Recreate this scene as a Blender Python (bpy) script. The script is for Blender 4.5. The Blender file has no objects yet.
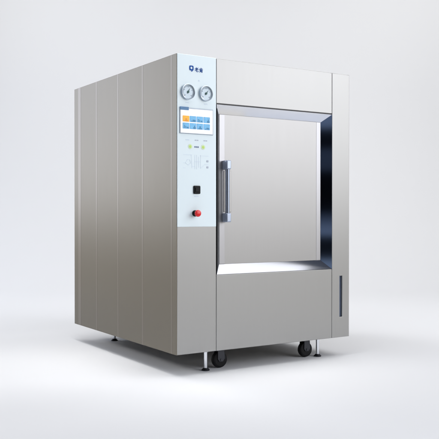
import bpy, bmesh, math
from mathutils import Vector, Matrix

C = bpy.context.scene.collection
FZ = 0.13                      # height of the cabinet's underside above the floor
W, D, H = 1.363, 1.604, 1.8    # cabinet width, depth, height

# ------------------------------------------------------------------ materials
def mat(name, color, metallic=0.0, rough=0.5, spec=0.5, coat=0.0, emit=None, estr=0.0, noise=None, brushed=None):
    m = bpy.data.materials.new(name); m.use_nodes = True
    nt = m.node_tree; b = nt.nodes['Principled BSDF']
    b.inputs['Base Color'].default_value = (*color, 1)
    b.inputs['Metallic'].default_value = metallic
    b.inputs['Roughness'].default_value = rough
    b.inputs['Specular IOR Level'].default_value = spec
    b.inputs['Coat Weight'].default_value = coat
    if emit:
        b.inputs['Emission Color'].default_value = (*emit, 1); b.inputs['Emission Strength'].default_value = estr
    tc = nt.nodes.new('ShaderNodeTexCoord')
    mp = nt.nodes.new('ShaderNodeMapping'); nt.links.new(tc.outputs['Object'], mp.inputs['Vector'])
    if brushed:
        sc, amt, bump = brushed
        mp.inputs['Scale'].default_value = sc
        n = nt.nodes.new('ShaderNodeTexNoise'); n.inputs['Scale'].default_value = 1.0; n.inputs['Detail'].default_value = 4
        nt.links.new(mp.outputs[0], n.inputs['Vector'])
        mr = nt.nodes.new('ShaderNodeMapRange'); mr.inputs['To Min'].default_value = rough - amt; mr.inputs['To Max'].default_value = rough + amt
        nt.links.new(n.outputs['Fac'], mr.inputs['Value']); nt.links.new(mr.outputs[0], b.inputs['Roughness'])
        mx = nt.nodes.new('ShaderNodeMix'); mx.data_type = 'RGBA'
        mx.inputs['A'].default_value = (*[c * 0.965 for c in color], 1); mx.inputs['B'].default_value = (*[c * 1.035 for c in color], 1)
        nt.links.new(n.outputs['Fac'], mx.inputs['Factor']); nt.links.new(mx.outputs['Result'], b.inputs['Base Color'])
        bp = nt.nodes.new('ShaderNodeBump'); bp.inputs['Strength'].default_value = bump; bp.inputs['Distance'].default_value = 0.0006
        nt.links.new(n.outputs['Fac'], bp.inputs['Height']); nt.links.new(bp.outputs[0], b.inputs['Normal'])
    elif noise:
        sc, amt = noise
        n = nt.nodes.new('ShaderNodeTexNoise'); n.inputs['Scale'].default_value = sc; n.inputs['Detail'].default_value = 5
        nt.links.new(mp.outputs[0], n.inputs['Vector'])
        mx = nt.nodes.new('ShaderNodeMix'); mx.data_type = 'RGBA'
        mx.inputs['A'].default_value = (*[c * (1 - amt) for c in color], 1); mx.inputs['B'].default_value = (*[min(1, c * (1 + amt)) for c in color], 1)
        nt.links.new(n.outputs['Fac'], mx.inputs['Factor']); nt.links.new(mx.outputs['Result'], b.inputs['Base Color'])
    return m

M = dict(
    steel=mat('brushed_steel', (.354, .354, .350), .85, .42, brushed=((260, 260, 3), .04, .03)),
    side=mat('shaded_side_steel', (.170, .153, .123), .85, .40, brushed=((260, 260, 3), .04, .03)),  # same steel as the front, the side's shade put into a darker, warmer base
    strip=mat('lit_joint_steel', (.212, .190, .165), .85, .37, brushed=((260, 260, 3), .04, .03)),  # paler side steel, light on the joints put into its colour
    edge_lit=mat('lit_edge_steel', (.395, .395, .412), .85, .38, brushed=((260, 260, 3), .04, .03)),  # paler door steel, brightness of the door edges put into its colour
    gap_shade=mat('gap_shade_grey', (.13, .13, .14), 0, .5, noise=(30, .1)),  # grey that stands in for shade in the gap under the header
    door=mat('door_steel', (.362, .359, .357), .85, .42, brushed=((260, 260, 3), .04, .03)),
    polished=mat('polished_steel', (.86, .88, .93), 1.0, .05, noise=(6, .02)),
    satin=mat('satin_polished_steel', (.86, .88, .93), 1.0, .13, noise=(6, .02)),
    chrome=mat('chrome', (.78, .80, .84), 1.0, .18, noise=(30, .02)),
    handle=mat('handle_metal', (.27, .31, .38), 1.0, .36, noise=(40, .03)),
    mount=mat('mount_metal', (.40, .46, .57), .6, .35, noise=(40, .03)),
    white=mat('panel_white', (.82, .945, 1.0), 0, .42, spec=.8, noise=(3, .006)),
    dark=mat('splay_shade', (.018, .02, .024), 0, .6, noise=(20, .1)),  # near-black that stands in for the dark of the hinge side splay
    rubber=mat('black_rubber', (.007, .007, .008), 0, .6, spec=.2, noise=(40, .2)),
    bracket=mat('caster_bracket', (.05, .052, .06), .8, .4, noise=(40, .05)),
    black=mat('black_plastic', (.005, .006, .007), 0, .45, spec=.2, noise=(60, .1)),
    red=mat('red_plastic', (.78, .006, .012), 0, .30, coat=.3, noise=(30, .03)),
    bezel=mat('gauge_bezel', (.58, .65, .73), 1.0, .3, noise=(40, .03)),
    dial=mat('gauge_dial', (.74, .87, .97), 0, .4, noise=(40, .01)),
    ink=mat('gauge_ink', (.16, .21, .28), 0, .5, noise=(60, .05)),
    needle=mat('gauge_needle', (.02, .10, .09), 0, .5, noise=(60, .05)),
    navy=mat('emblem_blue', (.028, .115, .42), 0, .6, spec=.15, noise=(60, .05)),
    faint=mat('faint_print', (.74, .85, .96), 0, .5, noise=(60, .02)),
    grey=mat('grey_print', (.52, .58, .68), 0, .5, noise=(60, .02)),
    slate=mat('slate_print', (.16, .22, .36), 0, .5, noise=(60, .02)),
    green=mat('indicator_green', (.42, .62, .10), 0, .35, emit=(.45, .62, .12), estr=.25, noise=(60, .04)),
    halo=mat('indicator_ring', (.74, .90, .62), 0, .4, noise=(60, .02)),
    screen=mat('screen_white', (.9, .92, .94), 0, .25, emit=(1, 1, 1), estr=.22, noise=(20, .01)),
    tab=mat('screen_tab', (.06, .18, .36), 0, .4, emit=(.08, .22, .45), estr=.15, noise=(60, .05)),
    sframe=mat('screen_frame', (.42, .47, .54), .3, .4, noise=(40, .03)),
    orange=mat('icon_orange', (.95, .47, .02), 0, .4, emit=(.95, .45, .02), estr=.2, noise=(60, .08)),
    amber=mat('icon_amber', (.80, .30, .01), 0, .4, emit=(.8, .3, .01), estr=.15, noise=(60, .1)),
    azure=mat('icon_blue', (.16, .48, .78), 0, .4, emit=(.14, .46, .8), estr=.2, noise=(60, .25)),
    teal=mat('icon_dark_blue', (.04, .24, .46), 0, .4, emit=(.04, .24, .5), estr=.12, noise=(60, .2)),
    sweep=mat('studio_sweep', (.80, .805, .82), 0, .75, spec=.15, noise=(.7, .004)),
    slot=mat('slot_steel', (.16, .20, .29), .7, .35, noise=(30, .05)),
)

# ------------------------------------------------------------------ mesh helpers
def add_box(bm, x0, x1, y0, y1, z0, z1, bev=0.0, seg=2, edges=None):
    b2 = bmesh.new()
    vs = [b2.verts.new((x, y, z)) for x in (x0, x1) for y in (y0, y1) for z in (z0, z1)]
    for f in ((0, 1, 3, 2), (4, 6, 7, 5), (0, 4, 5, 1), (2, 3, 7, 6), (0, 2, 6, 4), (1, 5, 7, 3)):
        b2.faces.new([vs[i] for i in f])
    bmesh.ops.recalc_face_normals(b2, faces=b2.faces)
    if bev:
        es = [e for e in b2.edges if (edges is None or edges(e))]
        bmesh.ops.bevel(b2, geom=es, offset=bev, segments=seg, affect='EDGES', profile=.5)
    join(bm, b2)

def join(bm, b2):
    me = bpy.data.meshes.new('tmp'); b2.to_mesh(me); b2.free(); bm.from_mesh(me); bpy.data.meshes.remove(me)

def add_lathe(bm, prof, origin, axis, seg=40):
    """profile of (radius, distance along axis) turned about axis through origin"""
    o = Vector(origin); a = Vector(axis).normalized()
    u = a.orthogonal().normalized(); v = a.cross(u)
    rings = []
    b2 = bmesh.new()
    for r, t in prof:
        if r < 1e-6: rings.append([b2.verts.new(o + a * t)])
        else: rings.append([b2.verts.new(o + a * t + (u * math.cos(k * 2 * math.pi / seg) + v * math.sin(k * 2 * math.pi / seg)) * r) for k in range(seg)])
    for A, B in zip(rings, rings[1:]):
        for k in range(seg):
            k2 = (k + 1) % seg
            if len(A) == 1: b2.faces.new((A[0], B[k], B[k2]))
            elif len(B) == 1: b2.faces.new((A[k], A[k2], B[0]))
            else: b2.faces.new((A[k], A[k2], B[k2], B[k]))
    bmesh.ops.recalc_face_normals(b2, faces=b2.faces)
    join(bm, b2)

def add_prism(bm, pts, y0, y1):
    """outline in the front plane (x, z) given a thickness from y0 to y1"""
    b2 = bmesh.new()
    A = [b2.verts.new((x, y0, z)) for x, z in pts]; B = [b2.verts.new((x, y1, z)) for x, z in pts]
    b2.faces.new(A); b2.faces.new(B[::-1])
    n = len(pts)
    for k in range(n): b2.faces.new((A[k], B[k], B[(k + 1) % n], A[(k + 1) % n]))
    bmesh.ops.recalc_face_normals(b2, faces=b2.faces)
    join(bm, b2)

def stroke(bm, p, q, w, y0, y1):
    d = Vector((q[0] - p[0], q[1] - p[1])); L = d.length
    if L < 1e-9: return
    d /= L; n = Vector((-d.y, d.x)) * w / 2; e = d * w * .3
    P = [(p[0] - e.x + n.x, p[1] - e.y + n.y), (p[0] - e.x - n.x, p[1] - e.y - n.y), (q[0] + e.x - n.x, q[1] + e.y - n.y), (q[0] + e.x + n.x, q[1] + e.y + n.y)]
    add_prism(bm, P, y0, y1)

def obj(name, bm, m, parent=None, smooth=True):
    me = bpy.data.meshes.new(name); bm.to_mesh(me); bm.free()
    me.materials.append(m)
    if smooth:
        for p in me.polygons: p.use_smooth = True
        me.set_sharp_from_angle(angle=math.radians(35))
        for p in me.polygons:
            if max(abs(c) for c in p.normal) > .9995: p.use_smooth = False    # big flat faces keep their own normal
    o = bpy.data.objects.new(name, me); C.objects.link(o)
    if parent: o.parent = parent
    return o

def copy_tree(o, parent, off):
    c = o.copy(); C.objects.link(c); c.parent = parent
    c.location = o.location + Vector(off)
    for ch in list(o.children):
        g = ch.copy(); C.objects.link(g); g.parent = c
    return c

# ------------------------------------------------------------------ the machine
root = bpy.data.objects.new('steam_sterilizer', None); C.objects.link(root)
root.location = (0, 0, 0)
root['label'] = 'large stainless steel cabinet steriliser with recessed door and white control panel, standing on chrome feet'
root['category'] = 'steriliser'
def Z(z): return z + FZ

# cabinet core, its skin panels stand proud of it
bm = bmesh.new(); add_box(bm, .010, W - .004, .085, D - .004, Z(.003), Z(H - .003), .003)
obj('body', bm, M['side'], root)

# side skin: three broad sheets, a corner post at either end; rounded bends at every joint
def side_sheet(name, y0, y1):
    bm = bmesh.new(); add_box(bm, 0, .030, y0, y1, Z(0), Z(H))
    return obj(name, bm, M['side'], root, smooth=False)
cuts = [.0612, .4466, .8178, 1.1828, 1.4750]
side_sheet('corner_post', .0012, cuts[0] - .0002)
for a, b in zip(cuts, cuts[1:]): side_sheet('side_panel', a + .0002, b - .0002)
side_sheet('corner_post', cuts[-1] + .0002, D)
# added paler strips paint the light caught along the joints, a broader one runs down the rear post
for y, wd in ((cuts[0], .012), (cuts[1], .015), (cuts[2], .016), (cuts[3], .017), (1.5020, .052)):
    bm = bmesh.new(); add_box(bm, -.0005, .004, y - wd / 2, y + wd / 2, Z(.0005), Z(H - .0005), .0003, 1)
    obj('joint_glint', bm, M['strip'], root)
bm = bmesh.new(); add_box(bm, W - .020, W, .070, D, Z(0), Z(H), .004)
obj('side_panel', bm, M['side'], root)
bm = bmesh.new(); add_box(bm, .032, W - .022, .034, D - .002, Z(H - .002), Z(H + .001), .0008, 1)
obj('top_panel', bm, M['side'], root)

# front skin
ox0, ox1, oz0, oz1 = .285, 1.2085, .471, 1.5175       # opening of the door frame at the front plane
def front_sheet(name, x0, x1, z0, z1, y0=0.0, y1=.030, m='steel', bev=.003):
    bm = bmesh.new(); add_box(bm, x0, x1, y0, y1, Z(z0), Z(z1), bev, 3)
    return obj(name, bm, M[m], root)
front_sheet('column_panel', .0035, .2796, 0, H, y1=.031)
front_sheet('header_panel', .2808, 1.2078, oz1 + .0065, H)
bm = bmesh.new(); add_box(bm, .2820, 1.2085, .009, .028, Z(oz1 - .001), Z(oz1 + .010))  # added strip that paints the dark line under the header
obj('head_gap_shade', bm, M['gap_shade'], root, smooth=False)
front_sheet('lower_panel', .2808, 1.2074, 0, oz0 - .0015)
# right hand stile with a slot shaped grip
bm = bmesh.new()
sx0, sx1, sz0, sz1 = 1.277, 1.301, .140, .420
xs = [1.2088, sx0, sx1, W]; zs = [0, sz0, sz1, H]
b2 = bmesh.new()
g = [[b2.verts.new((x, 0, Z(z))) for z in zs] for x in xs]
for i in range(3):
    for k in range(3):
        if (i, k) != (1, 1): b2.faces.new((g[i][k], g[i + 1][k], g[i + 1][k + 1], g[i][k + 1]))
bd = [e for e in b2.edges if e.is_boundary]
r = bmesh.ops.extrude_edge_only(b2, edges=bd)
for v in r['geom']:
    if isinstance(v, bmesh.types.BMVert): v.co.y += .030
bmesh.ops.recalc_face_normals(b2, faces=b2.faces)
outer = [e for e in b2.edges if all(abs(v.co.y) < 1e-6 for v in e.verts) and len(e.link_faces) == 2 and e.calc_face_angle(0) > .5]
bmesh.ops.bevel(b2, geom=outer, offset=.003, segments=3, affect='EDGES', profile=.5)
join(bm, b2)
stile = obj('stile_panel', bm, M['steel'], root)
bm = bmesh.new(); add_box(bm, sx0 - .004, sx1 + .004, .014, .0285, Z(sz0 - .004), Z(sz1 + .004), .002)
s = obj('grip_slot', bm, M['slot'], stile)

# ---- door frame: a polished splayed surround
e, et, eb, dp = .052, .050, .058, .058     # splay width at the sides, head and foot; depth
O = [(ox0, oz0), (ox1, oz0), (ox1, oz1), (ox0, oz1)]
I = [(ox0 + e, oz0 + eb), (ox1 - e, oz0 + eb), (ox1 - e, oz1 - et), (ox0 + e, oz1 - et)]
bm = bmesh.new()
v0 = [bm.verts.new((x, .0012, Z(z))) for x, z in O]; v1 = [bm.verts.new((x, dp, Z(z))) for x, z in I]
v2 = [bm.verts.new((x, dp + .02, Z(z))) for x, z in I]; v3 = [bm.verts.new((x, dp + .02, Z(z))) for x, z in O]
for A, B in ((v0, v1), (v1, v2), (v2, v3), (v3, v0)):
    for k in range(4): bm.faces.new((A[k], A[(k + 1) % 4], B[(k + 1) % 4], B[k]))
bmesh.ops.recalc_face_normals(bm, faces=bm.faces)
frame = obj('door_frame', bm, M['polished'], root, smooth=False)
frame.data.materials.append(M['satin'])           # head and foot are brushed a little, the uprights mirror polished
for p in frame.data.polygons:
    if abs(p.normal.z) > .3: p.material_index = 1
# added black strip painting shade along the hinge side splay, mitred at both ends
bm = bmesh.new()
def splay(t, lift): return (ox0 + e * t, .0012 + (dp - .0012) * t - lift)
P = []
for t in (.03, .62):
    x, y = splay(t, .004)
    P.append([bm.verts.new((x, y, Z(oz0 + e * t + .022))), bm.verts.new((x, y, Z(oz1 - e * t - .022)))])
    x, y = splay(t, -.002)
    P.append([bm.verts.new((x, y, Z(oz0 + e * t + .022))), bm.verts.new((x, y, Z(oz1 - e * t - .022)))])
a, b, c, d = P
for q in ((a, c), (c, d), (d, b), (b, a)): bm.faces.new((q[0][0], q[0][1], q[1][1], q[1][0]))
bm.faces.new((a[0], c[0], d[0], b[0])); bm.faces.new((a[1], b[1], d[1], c[1]))
bmesh.ops.recalc_face_normals(bm, faces=bm.faces)
obj('splay_shade_strip', bm, M['dark'], frame, smooth=False)

# ---- door: flat sheet whose upright edges are folded back
dx0, dx1, dz0, dz1 = ox0 + e + .001, ox1 - e - .001, oz0 + eb + .001, oz1 - et - .001
prof = [(dx0, dp + .030), (dx0, dp + .001), (dx0 + .001, dp), (dx1 - .001, dp), (dx1, dp + .001), (dx1, dp + .030)]
bm = bmesh.new()
A = [bm.verts.new((x, y, Z(dz0))) for x, y in prof]; B = [bm.verts.new((x, y, Z(dz1))) for x, y in prof]
n = len(prof)
for k in range(n): bm.faces.new((A[k], A[(k + 1) % n], B[(k + 1) % n], B[k]))
bm.faces.new(A[::-1]); bm.faces.new(B)
bmesh.ops.recalc_face_normals(bm, faces=bm.faces)
door = obj('door', bm, M['door'], root, smooth=False)
for x0, x1 in ((dx0 + .001, dx0 + .040), (dx1 - .036, dx1 - .001)):  # added pale strips paint the light along both door edges
    bm = bmesh.new(); add_box(bm, x0, x1, dp - .0012, dp + .002, Z(dz0 + .001), Z(dz1 - .001), .0008, 2)
    obj('edge_glint', bm, M['edge_lit'], door)
hx = .3755
bm = bmesh.new(); add_box(bm, hx - .0115, hx + .0115, .006, .034, Z(.838), Z(1.140), .0085, 5, lambda e: abs(e.verts[0].co.z - e.verts[1].co.z) > .1)
obj('door_grip', bm, M['handle'], door)
for z0, z1 in ((.793, .849), (1.122, 1.178)):
    bm = bmesh.new(); add_box(bm, hx - .0165, hx + .0165, .0005, dp - .0006, Z(z0), Z(z1), .006, 4)
    obj('handle_mount', bm, M['mount'], door)
bm = bmesh.new(); add_box(bm, hx - .004, .4270, dp - .0050, dp - .0006, Z(.856), Z(1.115), .0018, 3)
obj('back_plate', bm, M['door'], door)

# ---- control panel and what is on it
px0, px1, pz0, pz1 = .004, .2775, .7665, H + .0005
bm = bmesh.new(); add_box(bm, px0, px1, -.003, .010, Z(pz0), Z(pz1), .002, 3)
panel = obj('control_panel', bm, M['white'], root)
Y0, Y1 = -.0045, -.0022            # raised print
# emblem: squarish blue ring with a tail, two characters beside it
bm = bmesh.new()
cx, cz, s = .1015, 1.7215, .0150
ring = []
for k in range(48):
    t = k * 2 * math.pi / 48
    ring.append((math.cos(t), math.sin(t)))
def sq(c, n): return math.copysign(abs(c) ** (2 / n), c)
outer = [(cx + s * sq(a, 4.5), Z(cz) + s * sq(b, 4.5)) for a, b in ring]
inner = [(cx + .0005 + s * .50 * a, Z(cz) + .001 + s * .50 * b) for a, b in ring]
fo = [bm.verts.new((x, Y0, z)) for x, z in outer]; fi = [bm.verts.new((x, Y0, z)) for x, z in inner]
bo = [bm.verts.new((x, Y1, z)) for x, z in outer]; bi = [bm.verts.new((x, Y1, z)) for x, z in inner]
for k in range(48):
    k2 = (k + 1) % 48
    for q in ((fo, fi), (fi, bi), (bi, bo), (bo, fo)): bm.faces.new((q[0][k], q[0][k2], q[1][k2], q[1][k]))
add_prism(bm, [(cx + .001, Z(cz) - .0155), (cx + .009, Z(cz) - .0155), (cx + .004, Z(cz) - .0215), (cx - .003, Z(cz) - .0195)], Y0, Y1)
bmesh.ops.recalc_face_normals(bm, faces=bm.faces)
obj('emblem', bm, M['navy'], panel, smooth=False)
LAO = [((2, 8), (7.2, 8)), ((4.5, 10), (4.5, 6.2)), ((.4, 6.1), (9.6, 6.1)), ((8.8, 9.4), (4.8, 5.2)), ((4.8, 5.2), (.8, 2.6)), ((8.2, 4.4), (4.4, 3.2)), ((4.3, 4.8), (4.3, .8)), ((4.3, .8), (9, .6)), ((9, .6), (9.2, 2.2))]
KEN = [((5, 10), (5, 6.2)), ((5, 8.3), (8.4, 8.3)), ((2.4, 8.8), (2.4, 6.2)), ((.4, 6.1), (9.6, 6.1)), ((2.5, 4.6), (2.5, 1.2)), ((2.5, 1.2), (1.6, 0)), ((2.5, 4.6), (7.8, 4.6)), ((7.8, 4.6), (7.8, .2)), ((7.8, .2), (6.4, .3)), ((2.5, 3.2), (7.8, 3.2)), ((2.5, 1.8), (7.8, 1.8))]
bm = bmesh.new()
for G, x0 in ((LAO, .1245), (KEN, .1555)):
    sc = .0027
    for p, q in G: stroke(bm, (x0 + p[0] * sc, Z(1.7015) + p[1] * sc), (x0 + q[0] * sc, Z(1.7015) + q[1] * sc), .0030, Y0, Y1)
obj('lettering', bm, M['navy'], panel, smooth=False)

def dash_rows(name, rows, m, h):
    bm = bmesh.new()
    for x0, x1, z in rows: add_box(bm, x0, x1, Y0 + .0006, Y1, Z(z) - h / 2, Z(z) + h / 2)
    return obj(name, bm, M[m], panel, smooth=False)
dash_rows('caption', [(.150, .160, 1.650)], 'faint', .009)
dash_rows('caption', [(.062, .084, 1.512)], 'faint', .005)
dash_rows('caption', [(.190, .214, 1.512)], 'faint', .005)
for x in (.075, .138, .200):
    dash_rows('caption', [(x - .013, x - .002, 1.289), (x + .001, x + .012, 1.289)], 'faint' if x < .1 else 'grey', .006)
dash_rows('caption', [(.122, .130, 1.2485), (.1325, .1405, 1.2485), (.143, .153, 1.2485)], 'slate', .0085)
for x in (.093, .184):
    bm = bmesh.new(); add_lathe(bm, [(0, -.0050), (.0075, -.0048), (.0088, -.0040), (.0088, -.0022)], (x, 0, Z(1.2495)), (0, 1, 0), 24)
    lamp = obj('indicator_light', bm, M['green'], panel)
    bm = bmesh.new(); add_lathe(bm, [(0.0085, -.0042), (.0150, -.0040), (.0155, -.0022)], (x, 0, Z(1.2495)), (0, 1, 0), 24)
    obj('indicator_ring', bm, M['halo'], panel)
# faint printed flow diagram below the lamps
rows = []
bm = bmesh.new()
def line(p, q, w=.0019): stroke(bm, (p[0], Z(p[1])), (q[0], Z(q[1])), w, Y0 + .0008, Y1)
for p, q in (((.045, 1.200), (.105, 1.200)), ((.045, 1.120), (.060, 1.120)), ((.100, 1.200), (.105, 1.120)), ((.060, 1.150), (.072, 1.170)), ((.072, 1.170), (.090, 1.170)), ((.090, 1.170), (.096, 1.150)),
             ((.096, 1.150), (.078, 1.138)), ((.078, 1.138), (.060, 1.150)), ((.045, 1.150), (.060, 1.150)), ((.125, 1.200), (.125, 1.115)), ((.138, 1.200), (.138, 1.115)), ((.151, 1.190), (.151, 1.125)),
             ((.165, 1.200), (.165, 1.120)), ((.165, 1.196), (.222, 1.196)), ((.165, 1.120), (.195, 1.145)), ((.195, 1.145), (.222, 1.145)), ((.125, 1.160), (.165, 1.160)), ((.105, 1.130), (.125, 1.130))):
    line(p, q)
obj('printed_diagram', bm, M['faint'], panel, smooth=False)
for z in (1.165, 1.128):
    bm = bmesh.new(); add_box(bm, .208, .222, -.0050, -.0022, Z(z - .006), Z(z + .006), .0015, 2)
    obj('button', bm, M['grey'], panel)
dash_rows('caption', [(.122, .152, .950)], 'faint', .0045)

# pressure gauges
for gx, gz, ang in ((.0745, 1.5755, 62), (.2005, 1.5755, 50)):
    bm = bmesh.new(); add_lathe(bm, [(.0400, -.012), (.0408, -.0160), (.0440, -.0170), (.0465, -.015), (.0475, -.003)], (gx, 0, Z(gz)), (0, 1, 0), 64)
    gauge = obj('pressure_gauge', bm, M['bezel'], root)
    bm = bmesh.new(); add_lathe(bm, [(0, -.0105), (.0405, -.0105), (.0405, -.0050)], (gx, 0, Z(gz)), (0, 1, 0), 48)
    obj('gauge_dial', bm, M['dial'], gauge)
    bm = bmesh.new()
    for k in range(21):
        t = math.radians(225 - 270 * k / 20); r0 = .027 if k % 5 == 0 else .0305
        stroke(bm, (gx + r0 * math.cos(t), Z(gz) + r0 * math.sin(t)), (gx + .035 * math.cos(t), Z(gz) + .035 * math.sin(t)), .0026 if k % 5 == 0 else .0014, -.0115, -.0100)
    for k in range(40):
        t0, t1 = (math.radians(225 - 270 * (k + q) / 40) for q in (0, 1))
        stroke(bm, (gx + .036 * math.cos(t0), Z(gz) + .036 * math.sin(t0)), (gx + .036 * math.cos(t1), Z(gz) + .036 * math.sin(t1)), .0012, -.0113, -.0100)
    obj('gauge_scale', bm, M['ink'], gauge, smooth=False)
    bm = bmesh.new(); t = math.radians(ang)
    tip = (gx + .026 * math.cos(t), Z(gz) + .026 * math.sin(t)); nx, nz = -math.sin(t) * .0035, math.cos(t) * .0035
    bk = (gx - .010 * math.cos(t), Z(gz) - .010 * math.sin(t))
    add_prism(bm, [(bk[0] + nx, bk[1] + nz), (bk[0] - nx, bk[1] - nz), tip], -.0140, -.0125)
    add_lathe(bm, [(0, -.0155), (.0065, -.0150), (.0070, -.0105)], (gx, 0, Z(gz)), (0, 1, 0), 24)
    obj('gauge_needle', bm, M['needle'], gauge, smooth=False)

# touch screen
bm = bmesh.new(); add_box(bm, .0195, .2545, -.0085, -.0025, Z(1.325), Z(1.4815), .003, 3)
screen = obj('touch_screen', bm, M['sframe'], root)
bm = bmesh.new(); add_box(bm, .0225, .2485, -.0095, -.0080, Z(1.3295), Z(1.4745), .0008, 1)
obj('display', bm, M['screen'], screen, smooth=False)
bm = bmesh.new(); add_box(bm, .0200, .0800, -.0105, -.0060, Z(1.4655), Z(1.4850), .001, 1)
obj('header_tab', bm, M['tab'], screen, smooth=False)
for rz in (1.4145, 1.3720):
    for k in range(4):
        x = .0375 + k * .0485
        o = rz > 1.4 and k == 0
        bm = bmesh.new(); add_box(bm, x, x + .0445, -.0108, -.0088, Z(rz - .0175), Z(rz + .0175), .002, 2)
        n0 = len(bm.faces)
        for q in (((.012, .036, -.0155, -.0085), (.018, .030, -.0080, .0020)), ((.020, .040, -.0155, -.0040), (.010, .018, -.0155, -.0100)),
                  ((.009, .014, -.0150, .0030), (.018, .023, -.0150, -.0010), (.027, .040, -.0150, -.0060)), ((.024, .041, -.0160, -.0050), (.030, .036, -.0050, .0040)))[(k + (2 if rz < 1.4 else 0)) % 4]:
            add_box(bm, x + q[0], x + q[1], -.0112, -.0100, Z(rz + q[2]), Z(rz + q[3]))
        bm.faces.ensure_lookup_table()
        for f in bm.faces[n0:]: f.material_index = 1
        ic = obj('screen_icon', bm, M['orange'] if o else M['azure'], screen, smooth=False)
        ic.data.materials.append(M['amber'] if o else M['teal'])
        if o: ic['label'] = 'orange screen icon'
# black square switch and red stop button
bm = bmesh.new(); add_box(bm, .1135, .1615, -.012, -.0025, Z(.965), Z(1.0145), .006, 3)
sw = obj('square_switch', bm, M['black'], root)
bm = bmesh.new(); add_box(bm, .1235, .1515, -.0150, -.0110, Z(.976), Z(1.0035), .003, 3)
obj('switch_rocker', bm, M['black'], sw)
bm = bmesh.new(); add_lathe(bm, [(0, -.036), (.014, -.036), (.0155, -.032), (.0155, -.012), (.0190, -.009), (.0190, -.0025)], (.1255, 0, Z(.8475)), (0, 1, 0), 32)
stop = obj('stop_button', bm, M['black'], root)
bm = bmesh.new(); add_lathe(bm, [(0, -.0500), (.012, -.0494), (.0180, -.0472), (.0205, -.0435), (.0205, -.036), (.016, -.0345), (0, -.0345)], (.1255, 0, Z(.8475)), (0, 1, 0), 40)
obj('button_cap', bm, M['red'], stop)

# levelling feet and castors
def foot(x, y):
    bm = bmesh.new(); add_lathe(bm, [(0, 0), (.0110, 0), (.0110, .130), (0, .130)], (x, y, .008), (0, 0, 1), 24)
    f = obj('levelling_foot', bm, M['chrome'], root)
    bm = bmesh.new(); add_lathe(bm, [(0, 0), (.025, 0), (.026, .005), (.021, .009), (.015, .016), (0, .016)], (x, y, 0.0005), (0, 0, 1), 32)
    obj('foot_pad', bm, M['bracket'], f)
    bm = bmesh.new(); add_lathe(bm, [(0, 0), (.019, 0), (.019, .014), (0, .014)], (x, y, .1155), (0, 0, 1), 6)
    obj('lock_nut', bm, M['chrome'], f, smooth=False)
    return f
f0 = foot(.252, .080)
for dx, dy in ((.897, 0), (0, 1.345), (.897, 1.345)): copy_tree(f0, root, (dx, dy, 0))
def castor(x, y):
    bm = bmesh.new()
    add_box(bm, x - .045, x + .045, y - .045, y + .045, .1235, .1299, .0015, 1)
    add_lathe(bm, [(.020, 0), (.024, .010), (.024, .020)], (x, y, .104), (0, 0, 1), 24)
    for s in (-1, 1):
        yy = y + s * .0245
        b2 = bmesh.new()
        add_prism(b2, [(x - .022, .118), (x + .022, .118), (x + .026, .060), (x + .012, .042), (x - .012, .042), (x - .026, .060)], yy - .002, yy + .002)
        join(bm, b2)
    add_box(bm, x - .022, x + .022, y - .026, y + .026, .1135, .1205, .001, 1)
    c = obj('castor', bm, M['bracket'], root)
    bm = bmesh.new()
    add_lathe(bm, [(.010, -.020), (.040, -.020), (.049, -.016), (.052, -.006), (.052, .006), (.049, .016), (.040, .020), (.010, .020)], (x, y, .0525), (0, 1, 0), 48)
    obj('wheel', bm, M['rubber'], c)
    bm = bmesh.new(); add_lathe(bm, [(0, -.030), (.009, -.030), (.009, .030), (0, .030)], (x, y, .0525), (0, 1, 0), 20)
    obj('axle', bm, M['bracket'], c)
    return c
c0 = castor(.372, .112)
for dx, dy in ((.692, 0), (0, 1.30), (.692, 1.30)): copy_tree(c0, root, (dx, dy, 0))

# ------------------------------------------------------------------ camera
yaw, pitch, fpx = .565812834, -.0072539970, 775.592505
cam_loc = Vector((-2.25988794, -4.03663617, .844476831 + FZ))
F = Vector((math.sin(yaw) * math.cos(pitch), math.cos(yaw) * math.cos(pitch), math.sin(pitch)))
R = Vector((math.cos(yaw), -math.sin(yaw), 0)); U = R.cross(F)
cd = bpy.data.cameras.new('Camera'); cam = bpy.data.objects.new('Camera', cd); C.objects.link(cam)
m3 = Matrix((R, U, -F)).transposed()
cam.matrix_world = Matrix.Translation(cam_loc) @ m3.to_4x4()
cd.sensor_width = 36; cd.lens = fpx / 439 * 36; cd.clip_end = 200; cd.clip_start = .05
bpy.context.scene.camera = cam

# ------------------------------------------------------------------ seamless studio sweep (floor curving up into the backdrop)
fw = Vector((math.sin(yaw), math.cos(yaw), 0))
base = Vector((cam_loc.x, cam_loc.y, 0))
prof = [(1.9, 0)]
for k in range(1, 12): prof.append((1.9 + k * 7.6 / 11, 0))
rad = 3.0
for k in range(1, 25):
    t = k / 24 * math.pi / 2; prof.append((9.5 + rad * math.sin(t), rad - rad * math.cos(t)))
prof += [(12.5, 4.5), (12.5, 7.0)]
bm = bmesh.new(); rows = []
for r_ in (-1, -.5, 0, .5, 1):
    rows.append([bm.verts.new(base + R * r_ * (.36 * d + 1.3) + fw * d + Vector((0, 0, z))) for d, z in prof])
for A, B in zip(rows, rows[1:]):
    for k in range(len(prof) - 1): bm.faces.new((A[k], B[k], B[k + 1], A[k + 1]))
bmesh.ops.recalc_face_normals(bm, faces=bm.faces)
fl = obj('floor', bm, M['sweep']); fl['kind'] = 'structure'

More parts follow.
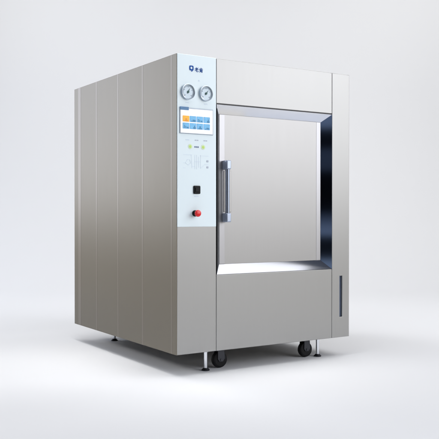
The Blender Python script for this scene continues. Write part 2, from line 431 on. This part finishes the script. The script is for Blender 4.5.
# ------------------------------------------------------------------ light
def area(name, loc, target, sx, sy, power, color=(1, 1, 1), spread=180):
    l = bpy.data.lights.new(name, 'AREA'); l.shape = 'RECTANGLE'; l.size = sx; l.size_y = sy; l.energy = power; l.color = color
    l.spread = math.radians(spread)
    o = bpy.data.objects.new(name, l); C.objects.link(o); o.location = loc
    d = (Vector(target) - Vector(loc)); o.rotation_euler = d.to_track_quat('-Z', 'Y').to_euler()
    return o
def cw(r, f, z): return base + R * r + fw * f + Vector((0, 0, z))
area('overhead_softbox', (.1, .2, 4.8), (.1, .2, 0), 4.6, 4.6, 118, (.985, .99, 1))
area('key_softbox', (4.4, -2.4, 3.9), (.5, 0, 1.2), .5, .5, 20, (1, .99, .98))
area('front_fill', (4.1, -5.2, 3.05), (.7, 0, 1.15), 6.0, 4.0, 270, (.945, .957, 1))  # added unseen panel, its reflection grades the front steel from the top down
area('side_fill', (-3.4, 7.0, 2.85), (0, .8, 1.15), 4.0, 4.0, 182, (.80, .86, 1))  # added unseen panel that brightens and cools the upper left side
area('splay_fill', (2.95, -.6, 5.0), (.8, 0, .5), 2.2, 2.4, 20, (.98, .98, 1))  # added unseen panel, there to reflect white in the frame's foot splay
area('floor_pool_fill', (.45, .05, 4.5), (.45, .05, 0), .8, .8, 3.0, (1, .99, .98), 33)  # added unseen lamp that lifts the floor along the front
area('floor_pool_fill', (-.45, .85, 4.3), (-.25, .85, 0), .9, .9, 2.7, (1, .99, .98), 34)  # added unseen lamp that lifts the floor along the left side
area('floor_fill', (-3.9, 1.0, 2.8), (-.5, .8, 0), 1.6, .8, 19, (1, .98, .95), 110)  # added unseen low lamp that brightens the floor at the left
area('backdrop_fill', cw(-3.6, 8.2, 6.4), cw(-1.9, 12.0, 1.2), 3, 1.5, 150, (1, .985, .945))  # added unseen lamp evening out the left of the backdrop
area('backdrop_fill', cw(3.6, 8.2, 6.4), cw(1.9, 12.0, 1.2), 3, 1.5, 166, (1, .985, .95))  # added unseen lamp evening out the right of the backdrop

w = bpy.data.worlds.new('World'); bpy.context.scene.world = w; w.use_nodes = True
nt = w.node_tree; bg = nt.nodes['Background']
def N(t, **k):
    n = nt.nodes.new(t)
    for a, v in k.items(): setattr(n, a, v)
    return n
def L(a, b): nt.links.new(a, b)
tc = N('ShaderNodeTexCoord')
dot = N('ShaderNodeVectorMath', operation='DOT_PRODUCT'); dot.inputs[1].default_value = (-.945, -.327, 0); L(tc.outputs['Generated'], dot.inputs[0])
lobe = N('ShaderNodeMapRange', interpolation_type='SMOOTHSTEP'); lobe.inputs['From Min'].default_value = .62; lobe.inputs['From Max'].default_value = .86; L(dot.outputs['Value'], lobe.inputs['Value'])
sep = N('ShaderNodeSeparateXYZ'); L(tc.outputs['Generated'], sep.inputs[0])
# the unlit side of the studio: dark, with a few dim bluish bands
mr = N('ShaderNodeMapRange'); mr.inputs['From Min'].default_value = -.10; mr.inputs['From Max'].default_value = .16; L(sep.outputs['Z'], mr.inputs['Value'])
cr = N('ShaderNodeValToRGB'); L(mr.outputs[0], cr.inputs[0])
el = cr.color_ramp.elements
def pos(z): return (z + .10) / .26
K = (.001, .0012, .002, 1); Bl = (.085, .12, .20, 1); Bd = (.018, .026, .046, 1)
stops = [(-.062, (.10, .14, .22, 1)), (-.055, K), (-.031, K), (-.024, Bl), (-.004, Bd), (.004, K), (.052, K), (.059, Bd), (.080, Bd), (.086, K), (.106, K), (.113, Bl), (.16, (.06, .08, .13, 1))]
el[0].position = pos(stops[0][0]); el[0].color = stops[0][1]; el[1].position = pos(stops[-1][0]); el[1].color = stops[-1][1]
for z, c in stops[1:-1]:
    q = el.new(pos(z)); q.color = c
# the rest: dim above, with an added bright warm band at the horizon
cr2 = N('ShaderNodeValToRGB'); mr2 = N('ShaderNodeMapRange'); mr2.inputs['From Min'].default_value = -1; mr2.inputs['From Max'].default_value = 1
L(sep.outputs['Z'], mr2.inputs['Value']); L(mr2.outputs[0], cr2.inputs[0])
e2 = cr2.color_ramp.elements
WLOW = (.92, .85, .72); WUP = (.045, .052, .07)
e2[0].position = .40; e2[0].color = (.006, .005, .004, 1); e2[1].position = .56; e2[1].color = (*WUP, 1)
q = e2.new(.46); q.color = (*WLOW, 1); q = e2.new(.51); q.color = (*WLOW, 1)
mix = N('ShaderNodeMix', data_type='RGBA'); L(lobe.outputs[0], mix.inputs['Factor']); L(cr2.outputs['Color'], mix.inputs['A']); L(cr.outputs['Color'], mix.inputs['B'])
L(mix.outputs['Result'], bg.inputs['Color']); bg.inputs['Strength'].default_value = 1.0

sc = bpy.context.scene
sc.view_settings.view_transform = 'Standard'; sc.view_settings.look = 'None'; sc.view_settings.gamma = 1; sc.view_settings.exposure = 0
sc.cycles.max_bounces = 8
